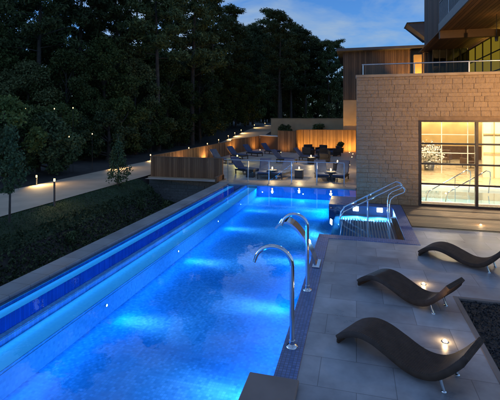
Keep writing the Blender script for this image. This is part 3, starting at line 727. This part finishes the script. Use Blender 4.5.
for x, lab in ((-7.6,'left'),(-4.6,'middle'),(-2.2,'right')):  # added lamps hidden behind the fence, brightening the garden wall
    inground((x, 40.7, .002), 'added warm ground lamp at the %s foot of the cream garden wall' % lab, 420, 160, (0,.3,1), .06, 'added uplights at the foot of the garden wall', (1,.58,.22))
inground((-9.0, 37.6, .002), 'warm ground lamp at the rear left fence corner', 110, 160, (-.3,.3,1), .06, 'uplights at the foot of the left fence', (1,.55,.16))
inground((-6.6, 35.6, .002), 'warm ground lamp before the brown fence panel', 45, 160, (.1,.4,1), .06, 'uplights at the foot of the golden fence', (1,.55,.16))
# fence wall lamps (uplights at the back)
for i, (x, y, e) in enumerate(((-.6,37.0,460),(-2.6,36.9,250),(-4.5,36.8,340))):
    inground((x, y, .002), ['warm ground lamp at the right foot of the golden fence','warm ground lamp at the middle foot of the golden fence','warm ground lamp in the corner of the golden fence'][i], e, 160, (0,.5,1), .06, 'uplights at the foot of the golden fence', (1,.58,.12))
inground((-9.95, 32.6, .002), 'warm ground lamp at the bend of the left fence', 260, 140, (-.3,.1,1), .06, 'uplights at the foot of the left fence', (1,.58,.14))
inground((-10.25, 22.6, .002), 'warm ground lamp along the left fence, nearest the pool', 130, 150, (-.3,.1,1), .06, 'uplights at the foot of the left fence', (1,.58,.2))
inground((-10.2, 26.5, .002), 'warm ground lamp half way along the left fence', 200, 140, (-.3,.1,1), .06, 'uplights at the foot of the left fence', (1,.58,.2))
for i, (x, y) in enumerate(((-.45,27.4),(-.35,32.8),(-.3,35.5))):
    inground((x, y, .002), ['nearest','middle','farthest'][i] + ' of three small ground lamps along the foot of the stone building', 6, 150, (0,0,1), .05, 'ground lamps along the building edge of the terrace')

# ------------------------------------------------------------------ terrace furniture
t = thing('glass_balustrade', 'low glass balustrade with steel posts at the far end of the pool', 'balustrade', (0, 19.0, 0))
bxs = [-6.2,-5.15,-4.1,-3.0,-1.8,-.55]
for x in bxs: MB().box(x-.02, x+.02, -.02, .02, 0, 1.06).box(x-.06, x+.06, -.06, .06, 0, .012).build('post', 'steel', t)
for a_, b_ in zip(bxs, bxs[1:]): MB().box(a_+.05, b_-.05, -.005, .005, .08, 1.0).build('glass_panel', 'glass', t)
MB().tube([(bxs[0]-.2,0,1.07),(bxs[-1],0,1.07)], .02, 8).build('top_rail', 'steel', t)
def make_tl(lab):
    t = thing('cushioned_lounger', lab, 'sun lounger', (0,0,0), 0, 'blue cushioned loungers on the far terrace')
    MB().box(-.33,.33,-.9,.45,.20,.27,b=.01).build('frame','wicker',t)
    MB().box(-.31,.31,-.88,.28,.272,.36,b=.03).build('seat_cushion','cushion',t)
    b = MB().box(-.31,.31,-.05,.05,0,.78,b=.03).build('back_cushion','cushion',t); b.location = (0,.32,.33); b.rotation_euler = (R(-44),0,0)
    for sx in (-.29,.29):
        for sy in (-.84,.40): MB().box(sx-.025,sx+.025,sy-.025,sy+.025,0,.2).build('leg','wicker',t)
    return t
tl = make_tl('blue lounger behind the third balustrade post, left of the table lamp')
tl.location = (-4.75, 20.9, 0); tl.rotation_euler = (0,0,R(8))
copy_tree(tl, (-3.75,21.0,0), R(-14), 'blue lounger right of the lamp at the balustrade centre')
copy_tree(tl, (-1.75,20.9,0), R(10), 'blue lounger behind the fifth balustrade post')
copy_tree(tl, (-.75,20.9,0), R(-8), 'blue lounger closest to the stone building')
copy_tree(tl, (-9.2,26.6,0), R(62), 'blue lounger beside the left fence, nearest the pool')
copy_tree(tl, (-8.9,29.6,0), R(62), 'second blue lounger along the left fence')
copy_tree(tl, (-8.3,32.0,0), R(60), 'third blue lounger along the left fence')
copy_tree(tl, (-7.2,34.0,0), R(60), 'blue lounger at the rear left, before the brown fence')
copy_tree(tl, (-6.1,21.7,0), R(60), 'blue lounger behind the left end of the balustrade')
copy_tree(tl, (-4.9,27.6,0), R(75), 'blue lounger alone in the middle of the terrace')
copy_tree(tl, (-3.6,29.6,0), R(75), 'blue lounger beside the dark sofas')
def make_stool(lab):
    t = thing('side_table', lab, 'side table', (0,0,0), 0, 'wicker cube tables on the far terrace')
    MB().box(-.21,.21,-.21,.21,.03,.42,b=.015).build('body','wicker',t); MB().box(-.23,.23,-.23,.23,.42,.445,b=.006).build('table_top','greymetal',t)
    for sx in (-.18,.18):
        for sy in (-.18,.18): MB().box(sx-.02,sx+.02,sy-.02,sy+.02,0,.03).build('foot','darkmetal',t)
    return t
s0 = make_stool('wicker cube table between the first two loungers by the balustrade'); s0.location = (-5.45,20.6,0)
copy_tree(s0, (-4.25,20.5,0), .1, 'wicker cube table carrying the lantern behind the balustrade')
copy_tree(s0, (-2.9,20.9,0), .0, 'wicker cube table left of the fifth balustrade post')
copy_tree(s0, (-1.25,20.6,0), .2, 'wicker cube table between the two right loungers')
copy_tree(s0, (-7.9,26.3,0), .4, 'wicker cube table with the yellow lantern by the left fence')
copy_tree(s0, (-1.1,24.6,0), .4, 'wicker cube table near the stone building')
copy_tree(s0, (-3.0,27.5,0), .4, 'wicker cube table before the dark sofas')
def lantern(loc, lab, yel=False, e=34.0):
    t = thing('table_lantern', lab, 'lantern', loc, 0, 'lit lanterns on the terrace tables')
    MB().lathe([(.07,0),(.07,.015),(.02,.02)]).build('base','darkmetal',t)
    MB().lathe([(.03,.02),(.036,.04),(.036,.11),(.03,.13)], n=14).build('lamp_shade','yellow_lamp' if yel else 'soft_lamp',t)
    MB().lathe([(.04,.13),(.02,.15),(.001,.155)], n=14).build('lid','darkmetal',t)
    lamp('POINT','lantern_glow',t,(0,0,.22),e,(1,.72,.35) if not yel else (1,.85,.2),None,.05)
lantern((-4.25,20.5,.445), 'lit lantern on the cube table at the balustrade centre')
lantern((-2.9,20.9,.445), 'lit lantern on the cube table left of the fifth post')
lantern((-1.25,20.6,.445), 'lit lantern between the two right loungers')
lantern((-1.1,24.6,.445), 'lit lantern on the table near the stone building')
lantern((-7.9,26.3,.445), 'yellow lantern on the cube table by the left fence', True)
lantern((-3.0,27.5,.445), 'lit lantern before the dark sofas')
def make_sofa(lab):
    t = thing('wicker_armchair', lab, 'armchair', (0,0,0), 0, 'dark wicker armchairs at the back of the terrace')
    MB().box(-.38,.38,-.36,.36,.08,.30,b=.02).build('base','wicker',t); MB().box(-.30,.30,-.34,.24,.30,.42,b=.03).build('seat_cushion','cushion',t)
    MB().box(-.38,.38,.24,.38,.30,.80,b=.03).build('backrest','wicker',t)
    for s in (-1,1): MB().box(s*.35-.06,s*.35+.06,-.36,.24,.30,.60,b=.02).build('armrest','wicker',t)
    for sx in (-.33,.33):
        for sy in (-.31,.31): MB().box(sx-.025,sx+.025,sy-.025,sy+.025,0,.08).build('foot','darkmetal',t)
    return t
sf = make_sofa('dark wicker armchair nearest the glowing corner of the fence'); sf.location = (-4.0,35.0,0); sf.rotation_euler = (0,0,R(20))
for x, y, r_, lab in ((-2.9,34.6,-30,'dark wicker armchair second from the glowing corner'),(-3.7,32.0,160,'dark wicker armchair facing the golden fence, left one'),(-2.5,31.6,200,'dark wicker armchair facing the golden fence, right one'),(-1.7,33.6,-60,'dark wicker armchair nearest the shrub tub'),(-2.2,29.0,-80,'dark wicker armchair in front of the others, towards the building')):
    copy_tree(sf, (x,y,0), R(r_), lab)

# ------------------------------------------------------------------ bollards and garden lamps
def make_bollard(h, lab, grp, e=6):
    t = thing('bollard_light', lab, 'bollard light', (0,0,0), 0, grp)
    MB().lathe([(.05,0),(.05,.01),(.035,.015),(.035,h-.13)],n=12).build('post','darkmetal',t)
    MB().lathe([(.030,h-.13),(.030,h-.03)],n=12).build('lamp_head','warm_lamp',t)
    MB().lathe([(.038,h-.03),(.038,h),(.001,h+.005)],n=12).build('cap','darkmetal',t)
    lamp('SPOT','bollard_glow',t,(.06,0,h-.06),e,(1,.70,.32),(.75,0,-.8),.03,150,.6)
    return t
tb = make_bollard(1.05, 'tall lit bollard on the near side of the path, left of the small conifer', 'tall bollards beside the grass bank', 16)
tb.location = (-10.72, 12.35, -.08)
lb = make_bollard(.5, 'low lit bollard far side of the path, showing beside the small conifer', 'low bollards along the far side of the path', 90)
lb.location = (-14.5, 21.6, .02)
copy_tree(lb, (-14.45, 15.5, .01), 0, 'low lit bollard far side of the path, behind the tall bollard')
ords = ['just left of the dark fence corner','above the dark fence panel','above the left timber fence, third from the fence corner','fourth from the fence corner','fifth from the fence corner, where the path climbs','sixth from the fence corner, where the path climbs','seventh from the fence corner, where the path climbs','second from the far end of the path','at the far end of the path']
for (y, lab) in zip((26.3,33.2,37.8,41.2,44.6,47.2,50.0,57.0,64.0), ords):
    copy_tree(lb, (-14.5, y, path_z(y)+.01), 0, 'low lit bollard ' + lab)
def woodlamp(loc, h, lab):
    t = thing('wood_lamp', lab, 'lamp post', loc, 0, 'small lamps among the trees')
    MB().lathe([(.02,0),(.014,.05),(.008,h-.07)],n=8).build('post','darkmetal',t); MB().lathe([(.008,h-.07),(.022,h-.055),(.022,h-.015),(.008,h)],n=10).build('lamp_head','soft_lamp',t)
for i, (x, y, z) in enumerate(((-17.0,17.5,3.71),(-16.15,18.6,3.71),(-15.5,19.3,3.77),(-15.6,19.1,2.15),(-15.2,20.6,2.25))):
    gz_ = ground_z(x, y); woodlamp((x,y,gz_-.02), z-gz_, ['leftmost of three tall lamps among the dark trees','middle of three tall lamps among the dark trees','rightmost of three tall lamps among the dark trees','lower left of two short lamps among the dark trees','lower right of two short lamps among the dark trees'][i])

# added floodlight, off frame, to warm the stone wall
fl = thing('added_floodlight', 'added floodlight on a post, out of view, to warm the stone wall', 'lamp post', (7.6, 9.0, 0))
MB().lathe([(.1,0),(.1,.02),(.05,.03),(.045,3.9)]).build('post','darkmetal',fl); MB().box(-.22,.12,.0,.22,3.9,4.15,b=.02).build('housing','darkmetal',fl)
MB().box(-.20,.10,.222,.226,3.93,4.12).build('lens','soft_lamp',fl)
lamp('SPOT','flood',fl,(-.05,.3,4.02),2600,(1,.60,.24),(-.42,1,.02),.1,74,1.0)

# ------------------------------------------------------------------ vegetation
def blob(n, c, r, sq=.75, hollow=.45):
    d = rng.normal(size=(n,3)); d /= np.linalg.norm(d,axis=1)[:,None]
    rad = (hollow + (1-hollow)*rng.random(n))[:,None]
    return np.array(c) + d*rad*np.array([r,r,r*sq])
def limb(mb, p0, p1, r0, r1, bend=.15, n=5):
    p0, p1 = Vector(p0), Vector(p1); ln = (p1-p0).length; off = Vector((random.uniform(-1,1),random.uniform(-1,1),random.uniform(-.2,.6)))*bend*ln
    pts = [p0.lerp(p1,k/n) + off*math.sin(math.pi*k/n) for k in range(n+1)]
    mb.tube(pts, r0, 7, rs=[r0+(r1-r0)*k/n for k in range(n+1)], cap=False)
def make_pine(seed, H_=15, crown0=.42, spread=2.6, mat='pine', leaves=560, nb=30, size=.10):
    random.seed(seed); t = thing('pine_tree', '', 'tree')
    tr = MB(); lean = (random.uniform(-.5,.5), random.uniform(-.5,.5))
    ax = lambda f: Vector((lean[0]*f*f, lean[1]*f*f, H_*f))
    tr.tube([ax(k/10) for k in range(11)], .2, 9, rs=[.24*(1-k/10*.88) for k in range(11)], cap=False)
    V = []
    for i in range(nb):
        f = crown0 + (1-crown0)*(i+.5)/nb; a = i*2.4+random.uniform(-.5,.5)
        s = spread*(1.0-.72*((f-crown0)/(1-crown0))**1.7)*random.uniform(.55,1.15)
        b = ax(f); e = b + Vector((math.cos(a)*s, math.sin(a)*s, s*random.uniform(.05,.45)))
        limb(tr, b, e, .06*(1.2-f), .015)
        for q in range(3):
            u = (.45,.75,1.0)[q]; c = b.lerp(e,u) + Vector((random.uniform(-.3,.3),random.uniform(-.3,.3),random.uniform(-.05,.3)))
            V.append(blob(leaves//3, c, random.uniform(.55,1.0)*(.75+.25*u), .55, .1))
    V.append(blob(leaves, ax(1), .9, .8, .1))
    tr.build('trunk','bark',t); leafobj('crown', scatter(0, np.concatenate(V), size, long=3.0), mat, t)
    return t
def make_broad(seed, H_=9, r=2.6, mat='leaf', leaves=520, nc=46, size=.11, base=.10, name='broadleaf_tree'):
    random.seed(seed); t = thing(name, '', 'tree')
    tr = MB(); tr.tube([(0,0,-.1),(.05,.05,H_*.25),(.1,-.05,H_*.5),(0,0,H_*.85)], .1, 8, rs=[.17,.13,.09,.03], cap=False); V = []
    for i in range(nc):
        f = base + (1-base)*((i+random.random())/nc); w = r*math.sin(math.pi*min(1,(.18+.82*f)))**.6*random.uniform(.35,1.05) if f < .97 else .2
        a = i*2.4+random.uniform(-.6,.6); c = (math.cos(a)*w, math.sin(a)*w, H_*f*.94+.2)
        if i % 2 == 0: limb(tr, (0,0,H_*f*.7), c, .045, .012)
        V.append(blob(leaves, c, random.uniform(.5,1.05)*r/2.6, .75, .15))
    tr.build('trunk','bark',t); leafobj('crown', scatter(0, np.concatenate(V), size, long=1.7), mat, t)
    return t
pines = [make_pine(1), make_pine(2, 16, .36, 3.0, 'pine', 600, 32), make_pine(3, 14, .5, 2.4, 'pine', 560, 26)]
broads = [make_broad(4), make_broad(5, 8, 3.0, 'leafolive', 520, 50), make_broad(6, 10, 2.8, 'leaf', 520, 50)]
shrubs = [make_broad(8, 3.2, 1.5, 'leaf', 420, 24, .075, .05, 'shrub'), make_broad(9, 2.4, 1.3, 'conifer', 420, 22, .07, .05, 'shrub')]
used = set()
def plant(proto, x, y, s, lab, grp, cat='tree', z=None):
    loc = (x, y, (ground_z(x,y) if z is None else z)-.05); rz = random.uniform(0,6.28)
    if proto.name in used: o = copy_tree(proto, loc, rz, scale=(s,s,s*random.uniform(.94,1.08)))
    else:
        used.add(proto.name); o = proto; o.location = loc; o.rotation_euler = (0,0,rz); o.scale = (s,s,s)
    tag(o, lab, cat, grp); return o
random.seed(21)
WOOD = 'trees of the dark wood beyond the path'
# tall pines: fan out over the left and the middle of the view
def fan(px, d):                      # a point at bearing px (500 wide picture) and distance d, in metres
    a = R(14.9); r = (px-250)/400
    return (-math.sin(a)*d + math.cos(a)*r*d, math.cos(a)*d + math.sin(a)*r*d)
k = 0
for px, d, s in ((-15,34,1.15),(15,44,1.25),(38,31,1.1),(58,46,1.3),(80,35,1.12),(98,52,1.3),(120,38,1.2),(140,47,1.25),(158,36,1.12),(178,54,1.3),(192,42,1.12),(212,50,1.15),(228,58,1.2),(-30,48,1.3)):
    x, y = fan(px, d); plant(pines[k%3], x, y, s, 'tall dark pine rising out of the wood beyond the path', WOOD); k += 1
for px, d, s in ((240,56,1.0),(254,53,.93),(268,57,.96),(281,54,.86),(294,58,.96),(306,55,.90),(318,58,.88),(329,56,.80),(338,60,.78),(248,64,1.0),(288,66,1.05),(312,66,.98)):
    x, y = fan(px, d); x -= 6 if -15.8 < x < -10 else 0; plant(pines[k%3], x, y, s, 'dark pine in the group behind the cream garden wall', 'pines behind the cream wall'); k += 1
for px, d, s in ((-12,30,1.0),(10,36,1.1),(28,29,.85),(48,37,1.1),(66,30,.9),(86,40,1.15),(104,33,.95),(122,45,1.2),(136,36,.95),(152,46,1.15),(168,39,.95),(184,47,1.1),(200,44,.95),(216,55,1.1),(232,60,1.1),(-25,40,1.2),(60,50,1.0),(110,52,1.0),(20,50,1.0),(150,55,1.0),(190,58,1.0),(208,58,1.1),(222,64,1.2),(176,50,1.0),(238,68,1.3),(160,60,1.2),(130,58,.9),(90,56,.9),(40,56,.9),(0,52,.9)):
    x, y = fan(px, d); plant(broads[k%3], x, y, s, 'dense dark broadleaf tree at the edge of the wood', WOOD); k += 1
for px, d, s in ((262,60,.95),(276,57,.9),(290,60,.95),(304,57,.9),(318,60,.92),(332,57,.85),(344,63,.85),(245,61,1.0)):
    x, y = fan(px, d); x -= 6 if -16.2 < x < -10 else 0; plant(broads[k%3], x, y, s, 'low dark broadleaf tree under the pines behind the cream wall', 'undergrowth trees behind the cream wall'); k += 1
for px, d, s in ((5,20.5,1.15),(22,21.5,1.1),(38,22.5,1.0),(52,22,1.2),(60,26.5,1.1),(80,28,1.2),(96,29.5,1.1),(108,28.5,1.2),(122,31,1.2),(136,33,1.1),(150,35,1.2),(164,38,1.15),(178,41,1.2),(192,45,1.2),(204,49,1.2),(214,55,1.3),(224,60,1.3),(-10,19,1.1)):
    x, y = fan(px, d); x = min(x, -16.0); plant(shrubs[k%2], x, y, s*1.1, 'leafy dark shrub at the far edge of the path', 'shrubs along the far edge of the path', 'shrub'); k += 1

for px, d, s in ((250,88,1.35),(257,92,1.45),(263,87,1.3),(269,91,1.45),(275,88,1.3),(281,92,1.35)):
    x, y = fan(px, d); plant(pines[k%3], x, y, s, 'distant dark pine standing where the path disappears into the wood', 'pines at the far end of the path'); k += 1
for px, d, s in ((247,84,1.2),(254,86,1.25),(260,84,1.15),(266,85,1.2),(272,84,1.15),(279,86,1.2),(263,90,1.6),(271,92,1.6),(256,92,1.6)):
    x, y = fan(px, d); plant(broads[k%3], x, y, s, 'distant dark broadleaf tree where the path disappears into the wood', 'broadleaf trees at the far end of the path'); k += 1
for x, y, s in ((-9.3,49,.86),(-8.6,54,.9),(-9.4,60,1.0)):
    plant(pines[k%3], x, y, s, 'dark pine on the right of the climbing path behind the garden wall', 'pines right of the climbing path'); k += 1
def cone_tree(x, y, h, r, lab, z=None):
    t = thing('conifer', lab, 'conifer', (x, y, (ground_z(x,y) if z is None else z)-.03), 0, 'young conifers beside the path')
    MB().tube([(0,0,0),(.02,0,h*.5),(0,0,h*.97)], .04, 8, rs=[.045,.03,.008], cap=False).build('trunk','bark',t)
    V = []
    for i in range(60):
        f = (i+.5)/60; w = r*(1-f)**.8*random.uniform(.5,1.05)*(1 if f > .12 else .6); a = i*2.4; V.append(blob(random.randint(18,60), (math.cos(a)*w, math.sin(a)*w, .3+h*.72*f+random.uniform(-.1,.1)), .14+.10*(1-f), 1.5, .1))
    leafobj('crown', scatter(0, np.concatenate(V), .05, long=2.2, up=.5), 'conifer', t)
cone_tree(-10.85, 16.6, 2.55, .62, 'slender young conifer between the path and the pool')
yt = thing('young_tree', 'slender young tree with a bare thin trunk at the left edge of the picture', 'tree', (-10.45, 10.12, -.08))
MB().tube([(0,0,0),(.01,.01,.9),(.03,-.02,1.9),(0,0,2.8)], .03, 8, rs=[.035,.03,.02,.006], cap=False).build('trunk','bark',yt)
leafobj('crown', scatter(0, np.concatenate([blob(60,(random.uniform(-.32,.32)*math.sin(math.pi*min(1,.25+k/40)),random.uniform(-.32,.32)*math.sin(math.pi*min(1,.25+k/40)),1.0+1.95*k/30),.24) for k in range(30)]), .055, long=1.8), 'conifer', yt)
# two round shrubs before the cream wall, one tub by the fence
for i, (px, lab) in enumerate(((285,'round shrub before the cream wall, left one'),(318,'round shrub before the cream wall, right one'))):
    x, y = fan(px, 41.2); 
    sh = thing('round_shrub', lab, 'shrub', (x, y, -.02), 0, 'round shrubs before the cream wall')
    MB().tube([(0,0,0),(.03,.02,1.0),(0,0,2.0)], .04, 7, cap=False).build('trunk','bark',sh)
    leafobj('crown', scatter(0, np.concatenate([blob(140,(random.uniform(-.5,.5),random.uniform(-.4,.4),1.95+random.uniform(-.55,.55)),.3) for _ in range(12)]), .10), 'leafolive', sh)
tub = thing('shrub_tub', 'small leafy shrub in a dark tub at the right end of the golden fence', 'potted plant', (-1.35, 36.6, 0))
MB().lathe([(.2,0),(.27,.45),(.24,.45),(.22,.4),(.001,.38)]).build('pot','wicker',tub)
leafobj('foliage', scatter(0, np.concatenate([blob(120,(random.uniform(-.18,.18),random.uniform(-.18,.18),.75+random.uniform(-.2,.25)),.22) for _ in range(8)]), .08), 'leafolive', tub)

# planting on the slope beside the pool
n_ = 26000
X = rng.uniform(-10.2,-6.5,n_); Y = rng.uniform(2.0,19.2,n_)
H2 = np.array([max(0, .07+.22*noise.noise((x*.9,y*.9,3.0))+.16*noise.noise((x*3,y*3,7.0))) for x, y in zip(X,Y)])
Z = np.array([ground_z(x,y) for x, y in zip(X,Y)]) + H2*rng.random(n_)**.5 + .02
d_ = leafobj('ground_cover', scatter(0, np.c_[X,Y,Z], .055, long=1.8, up=.4), 'cover'); tag(d_, 'low dark ground cover planting between the grass bank and the pool', 'ground cover', kind='stuff')
n_ = 16000
X = rng.uniform(-11.0,-9.9,n_); Y = rng.uniform(3,19,n_); Z = np.array([ground_z(x,y) for x, y in zip(X,Y)])+.05
d_ = leafobj('grass', scatter(0, np.c_[X,Y,Z-.03], .018, long=4, up=2.2), 'grass'); tag(d_, 'short dark grass on the bank beside the path', 'grass', kind='stuff')
random.seed(5)
for i in range(11):
    x = random.uniform(-9.6,-7.2); y = 5.5+i*1.2
    t = thing('garden_plant', 'small tufted plant among the ground cover beside the pool', 'plant', (x, y, ground_z(x,y)), 0, 'tufted plants in the poolside planting')
    leafobj('foliage', scatter(0, blob(160,(0,0,.32),random.uniform(.2,.34),1.1,.05), .05, long=3.2, up=1.0), 'conifer' if i%2 else 'leafolive', t)
    MB().tube([(0,0,0),(.01,.01,.35)], .012, 6).build('stem','bark',t)
